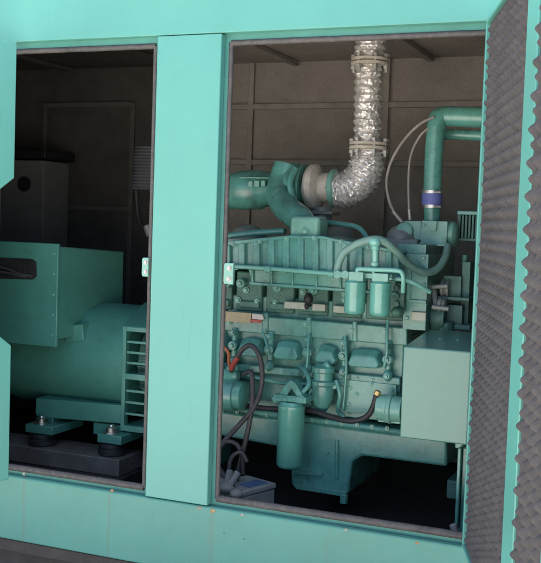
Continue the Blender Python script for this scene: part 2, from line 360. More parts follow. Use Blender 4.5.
for z in (.25, .8, 1.35):
    hg = MB(); hg.cyl((1.150, -.016, z - .05), (1.150, -.016, z + .05), .009, 12); hg.box(1.15, 1.20, -.008, -.0035, z - .045, z + .045); hg.build('hinge', m_canopy, door)

b = rad(26)
d2 = Vector((-math.sin(b), -math.cos(b), 0)); n2 = Vector((math.cos(b), -math.sin(b), 0))
p = at(17, 42, -.065); H2 = (p.x, -.065, 0); zt = p.z
zn1, zn0 = AZ(12, 178, -.065), AZ(5.5, 345, -.065)
mb = MB(); local_prism(mb, H2, d2, n2, [(0, .003), (.56, .003), (.56, zt), (0, zt), (0, zn1), (.20, zn1 - .16), (.20, zn0 + .16), (0, zn0)], -.03, 0)
door2 = mb.build('service_door', m_canopy, enc, .003)
egg_foam(H2, d2, n2, .14, .54, zn1 + .02, zt - .04, .008, res=.009).build('foam_panel', m_foam, door2, smooth=80)
egg_foam(H2, d2, n2, .14, .54, .04, zn0 - .02, .008, res=.009).build('foam_panel', m_foam, door2, smooth=80)
for z in (.28, 1.38):
    hg = MB(); hg.box(OL - .06, p.x - .034, -.05, -.035, z - .03, z + .03); hg.box(OL - .06, OL - .04, -.034, -.003, z - .03, z + .03); hg.build('hinge', m_canopy, door2, .002)

# ------------------------------------------------------------------ engine
EY = .62
eng = thing('diesel_engine', 'green painted inline diesel engine with ribbed intake manifold in the right bay', 'engine', (.5, .85, -.18))
def part(mb, name, m=None, bevel=.004, parent=None, **k): return mb.build(name, m or m_eng, parent or eng, bevel, **k)
ex0 = -.02; ex1 = AX(402, 360, EY)

# cylinder block
blk = MB()
zpan = AZ(300, 413, EY); zb1 = AZ(300, 330, EY); zb2 = AZ(300, 300, EY)
blk.box(ex0, ex1, EY + .02, 1.12, zpan, zb1)
blk.box(ex0, ex1, EY + .055, 1.10, zb1, zb2)
blk.pprism([(205, 312), (407, 328), (407, 346), (205, 329)], EY, EY + .06)     # camshaft gallery band
blk.pprism([(205, 361), (400, 378), (400, 386), (205, 369)], EY - .012, EY + .03)
blk.pprism([(205, 368), (400, 385), (400, 393), (205, 376)], EY + .004, EY + .03)
blk.pprism([(262, 313), (268, 313), (268, 334), (262, 334)], EY - .006, EY + .02)
blk.pprism([(306, 317), (311, 317), (311, 338), (306, 338)], EY - .006, EY + .02)
blk.pprism([(352, 321), (357, 321), (357, 342), (352, 342)], EY - .006, EY + .02)
part(blk, 'cylinder_block', m_cast, .005)
# side covers (bulged) between the pushrod posts
for x0, x1, yy in ((216, 231, 343), (239, 266, 346), (275, 303, 349), (317, 340, 353), (349, 384, 357)):
    cv = MB(); h = 9
    P = [(x0, yy + 5), (x0 + 4, yy - h + 2), (x0 + 9, yy - h), (x1 - 9, yy - h + 1.2), (x1 - 4, yy - h + 3), (x1, yy + 6), (x1 - 3, yy + h + 2), (x0 + 3, yy + h)]
    pts = [at(q[0], q[1], EY) for q in P]; c = sum(pts, Vector()) / len(pts)
    back = [Vector((v.x, EY + .03, v.z)) for v in pts]; mid = [Vector((v.x, EY - .010, v.z)) for v in pts]
    fr = [Vector((c.x + (v.x - c.x) * .88, EY - .042, c.z - .006 + (v.z - c.z) * (.42 if v.z > c.z else .78))) for v in pts]; n = len(pts)
    # top edge leans back so the face catches the sky
    for v in fr:
        if v.z > c.z: v.y += .004
    cv.add(back + mid + fr, [tuple(range(2 * n, 3 * n))] + [(k * n + i, k * n + (i + 1) % n, (k + 1) * n + (i + 1) % n, (k + 1) * n + i) for k in (0, 1) for i in range(n)])
    part(cv, 'side_cover', m_eng, .005)
# pushrod posts and bolts between covers
for px, py in ((235, 345), (271, 349), (309, 352), (345, 355), (389, 359)):
    pb = MB(); q = at(px, py, EY)
    pb.cyl((q.x, EY + .02, q.z), (q.x, EY - .03, q.z), .020, 14); pb.bolt((q.x, EY - .03, q.z), r=.011)
    pb.cyl((q.x, EY - .004, q.z - .085), (q.x, EY - .004, q.z + .07), .012, 10)
    q2 = at(px, py - 13, EY); pb.blob((q2.x, EY - .006, q2.z), .016, .02, .014); pb.bolt((q2.x, EY - .024, q2.z), r=.007)
    q3 = at(px, py + 16, EY); pb.blob((q3.x, EY - .016, q3.z), .019, .022, .022); pb.bolt((q3.x, EY - .036, q3.z), r=.008)
    part(pb, 'stud_boss', m_eng, .002)
bo = []
for px in range(222, 400, 15):
    t = (px - 205) / 195; q = at(px, 365 + 17 * t, EY - .012); bo.append((q, .0065))
    q = at(px, 408 + 22 * t, EY - .02); bo.append((q, .006))
for px, py in ((246, 290), (257, 302), (238, 300), (303, 292), (345, 300), (384, 305), (275, 303), (219, 300)):
    bo.append((at(px, py, .655), .009))
for px, py in ((306, 324), (262, 320), (352, 330), (229, 322), (385, 331)): bo.append((at(px, py, EY - .006), .008))
for q, r_ in bo: part(MB().bolt(q, r=r_), 'bolt', m_pale, 0)

# cylinder heads
hd = MB()
for x0, x1 in ((205, 232), (236, 262), (266, 294), (298, 328), (332, 362), (366, 404)):
    hd.pbox(x0, 270 + (x0 - 205) * .06, x1, 309 + (x0 - 205) * .07, .66, 1.08)
    hd.pbox(x0 + 3, 299 + (x0 - 205) * .07, x1 - 3, 306 + (x0 - 205) * .07, .645, .67)
part(hd, 'cylinder_head', m_dark, .006)  # dark tone on the heads stands in for the shading band there
# bare pads showing below the heads
for a_, b_, c_, d_ in ((284, 302, 306, 309), (312, 304, 325, 311), (333, 306, 347, 313)):
    part(MB().pbox(a_, b_, c_, d_, .628, .66), 'exhaust_pad', m_pad, .003)
kn = MB(); q = at(309, 299, .62); kn.blob((q.x, .615, q.z), .018, .02, .024); q = at(307, 306, .62); kn.blob((q.x, .615, q.z), .009, .01, .014)
part(kn, 'sender_plug', m_rub, 0)

# intake manifold: ribbed air box
MY = .50
im = MB()
im.pprism([(205, 249), (226, 245), (290, 236.5), (322, 237), (345, 243), (398, 253), (400, 279), (205, 265.5)], MY + .012, .74)
im.pprism([(205, 243), (226, 241), (290, 235.2), (322, 235.8), (345, 240.5), (398, 250), (399, 254), (345, 244.5), (322, 239), (290, 238.5), (226, 246), (205, 249)], MY - .004, .72)   # top flange
im.pprism([(205, 262), (400, 276), (400, 280), (205, 266)], MY - .004, MY + .05)
n = 0
px = 212.0
while px < 400:
    t = (px - 226) / 174
    zt_ = 245 - 8 * min(1, max(0, (px - 226) / 64)) if px < 290 else (236.5 if px < 322 else 237 + (px - 322) * .21)
    zb_ = 264.5 + (px - 215) * .072
    im.pprism([(px - 3.3, zt_), (px + 3.3, zt_ + .2), (px + 3.3, zb_), (px - 3.3, zb_)], MY - .004, MY + .03)
    px += 14.7
part(im, 'intake_manifold', m_eng, .004)
lt = MB()
lt.pprism([(248, 269), (396, 280), (396, 294), (252, 283.5)], .555, .72)
for px in (252, 271, 292, 316, 340, 365, 388):
    y0_ = 269 + (px - 248) * .075; lt.pprism([(px - 1.3, y0_), (px + 1.3, y0_), (px + 1.3, y0_ + 14.5), (px - 1.3, y0_ + 14)], .544, .57)
lt.pprism([(248, 281.5), (396, 292), (396, 295.5), (250, 285)], .543, .58)
part(lt, 'lower_manifold', m_eng, .004)
# valve covers behind
for x0, x1 in ((232, 262), (322, 352), (388, 418)):
    vc = MB(); q0, q1 = at(x0, 235, .86), at(x1, 235, .86)
    vc.blob(((q0.x + q1.x) / 2, .88, AZ(x0, 238, .86)), (q1.x - q0.x) / 2 + .01, .09, .06)
    vc.box(q0.x - .02, q1.x + .02, .78, .98, AZ(x0, 260, .86), AZ(x0, 238, .86)); part(vc, 'valve_cover', m_greycast, .006)
vr = MB(); vr.tube([at(228, 236, .70), at(255, 233, .70), at(285, 231, .68)], .013); vr.tube([at(318, 222, .75), at(335, 223, .72), at(357, 227, .70), at(366, 236, .68), at(368, 243, .66)], .010)
part(vr, 'breather_pipe', m_eng, 0)

# boost elbow on the manifold
el = MB(); C = catmull([at(287, 166, .87), at(282, 182, .85), at(279.5, 196, .80), at(286, 208, .74), at(295, 215, .66), at(302, 222, .62), at(304, 236, .60)], 7)
el.sweep(C, [.057 - .005 * i / len(C) for i in range(len(C))], 24)
part(el, 'boost_elbow', m_eng, 0)
eb = MB(); eb.pbox(289.5, 216, 319, 239, .525, .635); part(eb, 'elbow_base', m_pale, .016, seg=4)
eb2 = MB(); eb2.pbox(287, 236.5, 325, 240, .515, .70); eb2.bolt(at(305.5, 231.5, .525), r=.011); part(eb2, 'elbow_flange', m_pale, .003)
# charge air duct running to the left
du = MB(); A_, B_ = at(196, 193, .98), at(288, 188, .98); Lx = (B_ - A_).length
du.lathe([(0, .085), (.06, .085), (.064, .080), (Lx * .45, .080), (Lx * .5, .086), (Lx * .72, .086), (Lx * .75, .078), (Lx * .92, .070), (Lx, .062)], A_, B_ - A_, 30)
dct = part(du, 'charge_air_duct', m_eng, 0)
em = MB()
for k, (a_, b_, c_, d_) in enumerate(((248, 181, 252.5, 187), (254, 180.5, 259, 187), (261, 180.5, 265, 186), (239, 177, 270, 178.4))): em.pbox(a_, b_, c_, d_, .89, .92)
em.build('raised_mark', m_pale, dct, .002)

# turbocharger
TY = .90
tu = MB()
q = at(299, 190, TY); ax = (at(330, 190, TY) - q).normalized()
tu.lathe([(-.075, .055), (-.055, .10), (-.02, .118), (.0, .11), (.012, .07), (.07, .05)], q, ax, 32)
tu.lathe([(.018, .10), (.018, .108), (.032, .108), (.032, .10)], q, ax, 32)
tu.tube([at(296, 168, .80), at(290, 182, .77), at(294, 200, .76), at(302, 208, .76)], .014)
part(tu, 'compressor_housing', m_eng, .002)
tb = MB(); q2 = at(308, 187.5, TY)
tb.lathe([(0, .05), (.004, .088), (.018, .098), (.040, .098), (.052, .084), (.058, .060), (.085, .062), (.12, .064), (.128, .05)], q2, ax, 32)
part(tb, 'turbine_housing', m_turbo, .002)
tf = MB(); q3 = at(332, 188, TY); tf.lathe([(0, .076), (.004, .080), (.02, .080), (.024, .074)], q3, ax, 24)
for k in range(8):
    t = k * math.pi / 4; tf.bolt(q3 + Vector((0, math.sin(t) * .066, math.cos(t) * .066)), -ax, .006)
part(tf, 'turbine_flange', m_pale, 0)
tn = MB(); tn.cyl(at(322, 207, .88), at(322, 226, .88), .04); tn.pbox(312, 211, 332, 214.5, .83, .93); tn.pbox(310, 220, 334, 223.5, .83, .93)
part(tn, 'turbo_foot', m_greycast, .003)

# fuel rail in front of the manifold and filter pipework
fr = MB(); fr.tube([at(214, 265.5, .47), at(260, 268, .47), at(310, 272, .46), at(352, 275.5, .45), at(398, 279, .45), at(416, 284, .46), at(430, 292, .5)], .0085)
for px in (268, 331): 
    q = at(px, 268.5 + (px - 260) * .08, .465); fr.cyl((q.x - .012, q.y, q.z), (q.x + .012, q.y, q.z), .013)
part(fr, 'fuel_rail', m_pipe_lit, 0)
hp = MB(); hp.tube([at(337, 276, .40), at(338.5, 264, .40), at(344, 253, .40), at(357, 244, .40), at(374, 239.5, .40), at(385, 242, .42), at(396, 251, .46), at(408, 264, .52), at(424, 272.5, .58), at(437, 269, .64), at(445, 258, .70), at(448, 246, .76)], .0145)
part(hp, 'coolant_hose', m_hose, 0)
fb = MB(); fb.tube([at(375, 241, .40), at(375.5, 256, .40), at(374.5, 275, .41)], .012); q = at(375, 242, .40); fb.blob(q, .024, .022, .020)
fb.cyl(at(375.4, 246, .40), at(375.4, 250, .40), .016); fb.cyl(at(375, 262, .40), at(375, 266, .40), .015)
part(fb, 'filter_stem', m_pipe_lit, 0)
fp = MB(); fp.tube([at(357.5, 277, .385), at(357.5, 271, .385), at(359.5, 269, .385), at(375, 269.7, .385), at(396, 270.5, .385), at(402, 273, .39), at(403.5, 281, .40), at(403, 292, .42)], .0085)
part(fp, 'filter_pipe', m_pipe_lit, 0)
bk = MB(); bk.pbox(334, 273, 392, 278, .40, .46); bk.pbox(349, 272, 363, 281, .375, .44); bk.pbox(372, 273.5, 388, 281.5, .375, .44)
for px in (337.5, 345): bk.cyl(at(px, 274.5, .372), at(px, 274.5, .42), .017, 6)
bk.pprism([(386, 276), (393, 279), (386, 282)], .39, .41)
part(bk, 'filter_head', m_pale, .003)
def canister(name, px, pt, pbm, y, r, m):
    t, b_ = at(px, pt, y), at(px, pbm, y); Lz = t.z - b_.z
    c = MB(); c.lathe([(0, r * .3), (.003, r * .8), (.010, r * .95), (.018, r), (Lz * .88, r), (Lz * .9, r * 1.03), (Lz * .94, r * 1.03), (Lz * .96, r * .92), (Lz, r * .85)], (b_.x, b_.y, b_.z), (0, 0, 1), 32)
    return part(c, name, m, 0)
canister('fuel_filter', 354.3, 280, 314.5, .405, .0385, m_filter_lit); canister('fuel_filter', 379.7, 281, 316.5, .405, .0385, m_filter_lit)
# water separator and sockets right of the filters
ws = MB(); ws.pbox(392, 283, 404, 311, .56, .62); q = at(397, 312, .54); ws.blob((q.x, .55, q.z), .024, .03, .02)
for z in (288, 296, 304): q = at(397, z, .56); ws.cyl((q.x, .56, q.z), (q.x, .545, q.z), .012)
part(ws, 'fuel_pump', m_dark, .004)

# front timing cover, thermostat and coolant pipework at the right
tcv = MB(); tcv.pbox(404, 254, 427, 330, .60, 1.05); tcv.pbox(398, 244, 426, 256, .62, 1.0); tcv.pbox(407, 300, 426, 303, .59, .62); tcv.pbox(407, 262, 411, 300, .592, .62)
for px, py in ((407, 258), (424, 258), (424, 285), (407, 318), (423, 318)): tcv.bolt(at(px, py, .60), r=.008)
part(tcv, 'timing_cover', m_cast, .006)
part(MB().pbox(411, 312, 426, 321, .585, .60), 'timing_plate', m_pad, .003)
th = MB(); th.pbox(421, 221, 447, 244, .80, .95); th.pprism([(390, 238), (399, 226), (404, 221), (421, 221), (421, 241), (392, 242)], .83, .93)
q = at(405, 231, .83); th.lathe([(0, .034), (.014, .034), (.02, .022)], q, (0, -1, 0), 18)
q = at(447, 234, .86); th.lathe([(0, .05), (.03, .05), (.04, .04), (.045, .02)], q, (1, 0, .02), 20)
th.pprism([(428, 221), (437, 221), (435.5, 231), (430.5, 231)], .785, .81)
th.pbox(419, 243, 449, 246, .79, .96); th.cyl(at(412, 245, .86), at(412, 256, .86), .022); th.bolt(at(424, 225, .80), r=.007); th.bolt(at(444, 240, .80), r=.007)
part(th, 'thermostat_housing', m_pale, .006)
nk = MB(); nk.cyl(at(432, 206, .87), at(432.5, 224, .87), .033, 24)
part(nk, 'thermostat_neck', m_eng, 0)
# small sensor lines
sn = MB(); sn.cyl(at(393, 211, .80), at(402, 222, .82), .008); sn.cyl(at(409, 209, .82), at(410, 220, .83), .007); part(sn, 'sensor', m_zinc, 0)
# fan drive and bracket
fd = MB()
q = at(440, 288, .74); fd.lathe([(0, .02), (.008, .036), (.018, .036), (.022, .030), (.03, .036), (.038, .036), (.04, .02)], q, (1, 0, 0), 28)
q = at(437, 305, .68); fd.lathe([(0, .015), (.006, .028), (.018, .028), (.022, .022), (.03, .028), (.036, .02)], q, (1, 0, 0), 24)
part(fd, 'fan_pulley', m_greycast, .001)
for a_, b_, r_ in ((at(430, 287, .68), at(448, 286, .68), .009), (at(432, 307, .64), at(449, 309, .64), .009), (at(434, 290, .7), at(436, 310, .66), .010)): part(MB().cyl(a_, b_, r_, 10), 'tension_rod', m_greycast, 0)
br = MB(); br.pbox(443, 276, 461, 301, .74, .84); br.pbox(461, 262, 469, 331, .76, .86); br.pbox(433, 297, 469, 300, .70, .84); br.pbox(443, 305, 462, 328, .72, .82); br.pbox(430, 324, 470, 329, .70, .84)
q = at(465, 260, .8); br.cyl((q.x, q.y, q.z - .02), (q.x, q.y, q.z + .02), .012); q = at(446, 318, .70); br.lathe([(0, .045), (.05, .045), (.06, .035)], q, (-1, 0, 0), 20); br.cyl(at(446, 322, .7), at(447, 335, .7), .03)
part(br, 'fan_bracket', m_dark, .004)

# lower block side: plate, injection pump, starter, hoses
pl = MB(); pl.pprism([(339, 379), (396, 385), (396, 414), (345, 412), (339, 405)], EY - .018, EY + .03)
for px, py in ((350, 388), (357, 394), (349, 404), (371, 384), (379, 403), (343, 384), (392, 390)): pl.bolt(at(px, py, EY - .018), r=.0065)
part(pl, 'crankcase_cover', m_pale, .006)
ip = MB(); q = at(322, 411, .57)
ip.lathe([(0, .018), (.02, .03), (.05, .042), (.10, .045), (.104, .050), (.118, .050), (.122, .038), (.15, .038), (.152, .045), (.17, .045), (.185, .02)], q, (0, 0, 1), 22)
ip.pbox(309, 384, 336, 388, .56, .63); ip.tube([at(312, 388, .56), at(308, 398, .55), at(311, 407, .57)], .008); ip.tube([at(336, 380, .57), at(340, 395, .565), at(338, 410, .58), at(344, 416, .6)], .009)
ip.cyl(at(322, 369, .56), at(330, 364, .56), .016)
part(ip, 'feed_pump', m_eng, .002)
sm = MB(); A_, B_ = at(206, 392, .53), at(247, 396, .53); Lx = (B_ - A_).length
sm.lathe([(0, .065), (Lx * .75, .065), (Lx * .77, .058), (Lx * .93, .056), (Lx * .98, .04), (Lx, .015)], A_, B_ - A_, 28)
A2, B2 = at(206, 374, .54), at(238, 376, .54); sm.lathe([(0, .034), ((B2 - A2).length * .8, .034), ((B2 - A2).length, .018)], A2, B2 - A2, 20)
for px in (222, 229, 236): sm.blob(at(px, 368, .52), .012, .012, .012); 
stt = part(sm, 'starter_motor', m_eng, 0)
ac = MB(); A_, B_ = at(377, 407, .52), at(403, 410, .52); Lx = (B_ - A_).length
ac.lathe([(0, .030), (.005, .048), (Lx * .45, .052), (Lx * .47, .056), (Lx * .6, .056), (Lx * .62, .05), (Lx, .046)], A_, B_ - A_, 28); ac.pbox(378, 418, 400, 423, .5, .58)
part(ac, 'charging_alternator', m_pale, .002)
hs = MB(); hs.tube([at(214, 401, .56), at(240, 405, .55), at(262, 408, .55), at(278, 409, .56), at(295, 408, .57), at(313, 411, .53), at(335, 418, .51), at(352, 421, .50), at(366, 417, .50), at(373, 407, .50), at(376.5, 395, .50)], .0108, 12)
hos = part(hs, 'oil_hose', m_rub, 0)
be = MB(); be.cyl(at(376.5, 395, .50), at(378.5, 391, .50), .013, 6); be.build('hose_fitting', m_brass, hos)
# oil filter with head
canister('oil_filter', 289.5, 401, 468, .50, .052, m_filter_lit)
oh = MB(); oh.pbox(274, 396, 306, 402, .47, .60); oh.pprism([(276, 398), (286, 384), (291, 380), (296, 384), (304, 398), (299, 400), (291.5, 388), (284, 400)], .48, .53); oh.pbox(283, 389, 299, 400, .52, .62)
for px in (278, 285, 294, 302): oh.bolt(at(px, 399, .47), r=.008)
oh.cyl(at(273, 397, .5), at(276, 403, .5), .01); oh.tube([at(302, 393, .5), at(309, 384, .52), at(306, 372, .56), at(300, 366, .6)], .009)
part(oh, 'oil_filter_head', m_eng, .004)
for pts, r_ in (([(244, 374, .58), (262, 379, .575), (283, 383, .575), (305, 384, .59), (320, 380, .6)], .008),
                ([(309, 334, .6), (308, 346, .585), (307, 366, .58), (304, 378, .58)], .005), ([(345, 336, .6), (346, 352, .585), (346, 374, .58), (343, 411, .585)], .0055),
                ([(388, 320, .6), (387, 334, .585), (387, 352, .58), (384, 368, .585)], .006), ([(262, 330, .6), (266, 342, .585), (269, 356, .585)], .005)):
    part(MB().tube([at(*q) for q in pts], r_), 'injection_pipe', m_eng, 0)
for px in (236, 283, 330, 372):            # flange bolts of the manifold and clips of its pipes
    part(MB().bolt(at(px, 266 + (px - 215) * .072, MY - .004), r=.007), 'bolt', m_pale, 0)
for k, px in enumerate(range(233, 398, 27)):
    zz_ = 243.5 - 6.5 * min(1, (px - 226) / 64) if px < 290 else (236.6 if px < 322 else 237 + (px - 322) * .19)
    part(MB().bolt(at(px, zz_ + 1.2, MY - .004), r=.006), 'bolt', m_pale, 0)
for px, py in ((243, 283), (279, 287), (315, 290), (348, 293), (229, 283)):
    c_ = MB(); q = at(px, py, .66); c_.cyl((q.x, .665, q.z), (q.x, .63, q.z), .020, 14); c_.bolt((q.x, .63, q.z), r=.011); part(c_, 'head_plug', m_eng, .002)
sl_ = MB(); sl_.pbox(219, 312, 251, 322, .60, .612); lb = part(sl_, 'warning_label', m_cream, .001)
MB().pprism([(252, 313.5), (262, 314.5), (264, 319), (262, 320), (252, 319)], .60, .612).build('label_tip', m_white, lb, .001); MB().pprism([(250, 319.4), (262, 320.4), (260, 323), (250, 322)], .599, .611).build('label_stripe', m_red, lb, .001)

# oil pan with deep sump
op = MB()
op.pprism([(205, 403), (402, 430), (402, 436), (205, 409)], EY - .02, 1.1)
op.pprism([(205, 409), (352, 428), (447, 440), (447, 467), (362, 456), (352, 462), (348, 494), (341, 497), (298, 488), (291, 486), (290, 449), (205, 433)], EY + .0, 1.05)
part(op, 'oil_pan', m_eng, .014, seg=3)
of = MB(); of.pprism([(292, 471), (322, 473), (322, 476), (292, 474)], EY - .014, EY + .01); of.cyl(at(337, 440, EY - .004), at(337, 478, EY - .004), .008); of.cyl(at(344, 494, EY - .002), at(343.5, 503, EY), .016, 8); of.bolt(at(327, 452, EY), r=.009); of.pprism([(292, 483), (346, 493), (346, 497), (296, 489)], EY - .012, EY + .01)
part(of, 'sump_trim', m_eng, .002)
# flywheel housing behind the post, engine feet
fh = MB(); fh.lathe([(0, .28), (.03, .30), (.10, .30), (.14, .25), (.26, .25), (.27, .31), (.30, .31)], (ex0 + .02, .86, .36), (-1, 0, 0), 40); part(fh, 'flywheel_housing', m_eng, .004)
for q in ((-.12, -.0, .55, .72, -.02, .05), (.93, 1.12, .62, 1.1, -.03, .04)): part(MB().box(*q), 'engine_foot', m_dark, .006)

# ------------------------------------------------------------------ sheet metal guard box at the fan end
gb = thing('guard_box', 'plain green sheet metal box guarding the fan end of the engine', 'guard box', (.95, .4, AZ(435, 441, .25)))
x0, x1 = AX(401.5, 395, .25), AX(469.5, 395, .25); zt, zb = AZ(435, 349, .25), AZ(435, 441.5, .25)
zr = AZ(435, 330, .6)
MB().xprism([(.25, zb), (.62, zb), (.62, zr), (.6, zr), (.25, zt)], x0, x1).build('box_body', m_guard, gb, .005, seg=3)
sc_ = MB()
for k in range(4): q = Vector((x0 + .02 + k * (x1 - x0 - .04) / 3, .43, zt + (zr - zt) * .5)); sc_.lathe([(0, .006), (.004, .005)], q, (0, 0, 1), 10)
sc_.build('screw', m_eng, gb)
st = MB(); st.box(x0 + .03, x1 - .03, .621, .66, zb + .02, zb + .07); st.build('box_bracket', m_dark, gb, .003)

# radiator support post at the far right and ribbed radiator edge
rs = thing('radiator_support', 'green steel upright standing below the guard box near the open door', 'support post', (1.08, .4, -.18))
u = MB(); u.pbox(456, 448, 459.5, 530, .34, .40); u.pbox(461, 448, 467.5, 532, .36, .40); u.pbox(455, 440, 470, 449, .40, .46); u.box(AX(456, 500, .34), AX(467, 500, .34), .401, .42, -.178, AZ(460, 446, .4))
u.build('upright', m_eng, rs, .003)
MB().cyl(at(453, 524, .33), at(456, 534, .33), .014, 8).build('clamp', m_zinc, rs); MB().box(AX(452, 530, .33), AX(469, 530, .33), .32, .46, -.18, -.165).build('foot_plate', m_black, rs, .002)

rg = thing('radiator_guard', 'ribbed green radiator guard high up beside the open foam lined door', 'radiator guard', (AX(466, 225, .9), .9, AZ(466, 240, .9)))
MB().pbox(457, 211, 484, 215, .88, .98).build('top_channel', m_eng, rg, .003)
gs = MB()
for k in range(8): gs.pbox(458 + k * 3.4, 215, 460.2 + k * 3.4, 240, .89, .96)
gs.pbox(457, 238.5, 484, 241, .885, .97); gs.build('slat', m_dark, rg, .001)
MB().pbox(457, 215, 484, 240, .975, .99).build('back_plate', m_lining_hazed, rg)

# ------------------------------------------------------------------ coolant pipe to the radiator
cpx = thing('coolant_pipe', 'green steel coolant pipe with blue hose coupling rising from the engine', 'coolant pipe', at(432, 206, .87))
pp = MB(); C = catmull([at(432.3, 192, .87), at(433.5, 165, .87), at(435, 140, .87), at(436.5, 124, .87)], 5)
pp.sweep(C, .0365, 24)
q = at(437, 118, .87); pp.sweep(catmull([at(436.3, 128, .87), at(438.5, 119, .875), at(446, 116.5, .885), at(470, 117, .89), at(492, 118, .89), at(640, 126, .89)], 6), .040, 24)
pp.build('pipe', m_eng, cpx)
pp = MB(); pp.cyl(at(444, 134, .98), at(630, 142, .98), .022); pp.build('lower_pipe', m_eng, cpx)
MB().cyl(at(432.2, 192, .87), at(432, 207.5, .87), .041, 28).build('hose_coupling', m_blue, cpx)
for py in (192, 206.5):
    c = MB(); q = at(432.2, py, .87); c.lathe([(-.006, .043), (.006, .043), (.006, .041), (-.006, .041)], q, (0, 0, 1), 28); q2 = Vector((q.x + .03, q.y - .036, q.z)); c.cyl(q2 - Vector((.012, 0, 0)), q2 + Vector((.014, 0, 0)), .006, 8)
    c.build('hose_clamp', m_steel, cpx)
# vent lines
vl = tag(MB().tube([at(434, 117, .83), at(420, 124, .82), at(404, 140, .82), at(391, 162, .82), at(386.5, 182, .82), at(389, 200, .81), at(394, 212, .80)], .0055, 8).build('vent_line', m_rail_hazed), 'thin grey vent hose bowing left from the top of the coolant pipe', 'hose')
vl = tag(MB().tube([at(431, 126, .85), at(420, 136, .84), at(411, 155, .84), at(408.5, 180, .83), at(409, 210, .82)], .0045, 8).build('vent_line', m_rail_hazed), 'thin vent hose hanging straight between bowed hose and coolant pipe', 'hose')

# ------------------------------------------------------------------ foil wrapped exhaust pipe
exh = thing('exhaust_pipe', 'silver foil wrapped exhaust pipe rising from turbo to the roof', 'exhaust pipe', at(338, 192, .9))
C = catmull([at(333.5, 189, .9), at(342, 190, .9), at(354, 186, .9), at(363, 176, .9), at(367.5, 163, .9), at(368.3, 150, .9), at(367.5, 130, .9), at(367.8, 105, .9), at(368.5, 80, .9), at(369.5, 62, .9), at(370.5, 44, .9), at(371.5, 20, .9)], 16)
rs_ = []
for i, c in enumerate(C):
    t = i / len(C); big = .071 if t < .36 else .053
    if .36 <= t < .42: big = .071 - (t - .36) / .06 * .018
    if t > .84: big = .060
    rs_.append(big + .0045 * math.sin(i * 1.25) + random.uniform(-.002, .002))
e = MB(); e.sweep(C, rs_, 40)
for i, v in enumerate(e.v): e.v[i] = tuple(c + random.gauss(0, .0019) for c in v)
e.build('foil_wrap', m_foil, exh, smooth=25)
def exflange(py, px0, px1, two=True):
    q = at((px0 + px1) / 2, py, .9); R_ = (AX(px1, py, .9) - AX(px0, py, .9)) / 2
    c = MB(); c.lathe([(-.016, R_ * .85), (-.014, R_), (-.003, R_), (-.002, R_ * .8), (.002, R_ * .8), (.003, R_), (.014, R_), (.016, R_ * .85)], q, (0.01, 0, 1), 28)
    f = c.build('pipe_flange', m_turbo, exh, .001)
    for k in range(6):
        bl = MB()
        t = k * math.pi / 3 + .1; p_ = q + Vector((math.cos(t) * R_ * .88, math.sin(t) * R_ * .88, 0))
        bl.cyl(p_ - Vector((0, 0, .045)), p_ + Vector((0, 0, .03)), .0075, 8); bl.lathe([(-.03, .013), (-.018, .013)], p_, (0, 0, 1), 6); bl.lathe([(.017, .013), (.029, .013)], p_, (0, 0, 1), 6)
        bl.build('flange_bolt', m_zinc, f)
exflange(62, 352, 388); exflange(146, 350, 387)

# ------------------------------------------------------------------ battery and cables
bt = thing('starter_battery', 'grey starter battery with blue label on the canopy floor', 'battery', at(250, 500, .36))
q = at(245, 500, .36); bm_ = MB(); Rz = Matrix.Rotation(rad(-20), 4, 'Z')
def rbox(mb, x0, x1, y0, y1, z0, z1, o):
    t = MB().box(x0, x1, y0, y1, z0, z1); mb.add([Vector(o) + Rz @ Vector(v) for v in t.v], t.f); return mb
bz = at(255, 484, .42).z; o_ = Vector((AX(246, 490, .40), .40, bz))
rbox(MB(), -.085, .068, -.09, .09, -.16 if bz - .16 > -.178 else -.178 - bz, -.02, o_).build('battery_case', m_batt, bt, .006)
rbox(MB(), -.089, .072, -.094, .094, -.0195, .004, o_).build('battery_lid', m_batt, bt, .006)
rbox(MB(), -.005, .055, -.04, .065, .0045, .006, o_).build('battery_label', m_bluelab, bt)
tm = MB()
for dx in (-.06, -.03): rbox(tm, dx - .012, dx + .012, -.06, -.03, .0045, .03, o_)
tm.build('terminal_post', m_zinc, bt, .003)
b2 = thing('battery_tray', 'cluttered grey clamp tray left of the battery behind the seal', 'battery tray', at(225, 500, .30))
bx = MB(); bx.pbox(214, 480, 226, 500, .30, .38); bx.pbox(218, 489, 240, 500, .27, .29); bx.cyl(at(230, 470, .3), at(224, 496, .28), .012); bx.cyl(at(238, 472, .32), at(226, 490, .28), .013); bx.blob(at(226, 488, .27), .03, .03, .02); bx.blob(at(236, 494, .26), .025, .03, .018); bx.build('clamp', m_batt, b2, .004)
bx = MB(); bx.pbox(213, 500, 243, 504, .26, .42); bx.build('tray', m_greycast, b2, .002)
def cable(pts, r, label, m=None, name='battery_cable', group='cables between starter and battery'):
    return tag(MB().tube([at(*p) for p in pts], r, 10, 8).build(name, m or m_cable), label, 'cable', group)
cable([(231, 371, .50), (237, 358, .47), (244, 348, .46), (252, 346, .46), (259, 355, .46), (262, 370, .46), (261, 388, .46), (254, 407, .44), (240, 424, .42), (227, 438, .40), (221, 446, .38)], .010, 'long black cable arching high from starter and sweeping down left')
cable([(244, 374, .5), (251, 372, .46), (252.5, 385, .45), (252, 405, .44), (248, 430, .43), (242, 455, .42), (237, 478, .41), (234, 497, .38)], .010, 'dark cable dropping nearly straight from starter to battery')
cable([(222, 443, .40), (230, 441.5, .39), (238, 446, .39), (242, 458, .39), (243, 474, .39)], .009, 'short black cable curling above the battery')
cable([(229, 478, .34), (230, 462, .35), (235, 454, .36), (242, 453, .37), (247, 462, .37)], .008, 'small grey cable hoop standing over the battery lid')
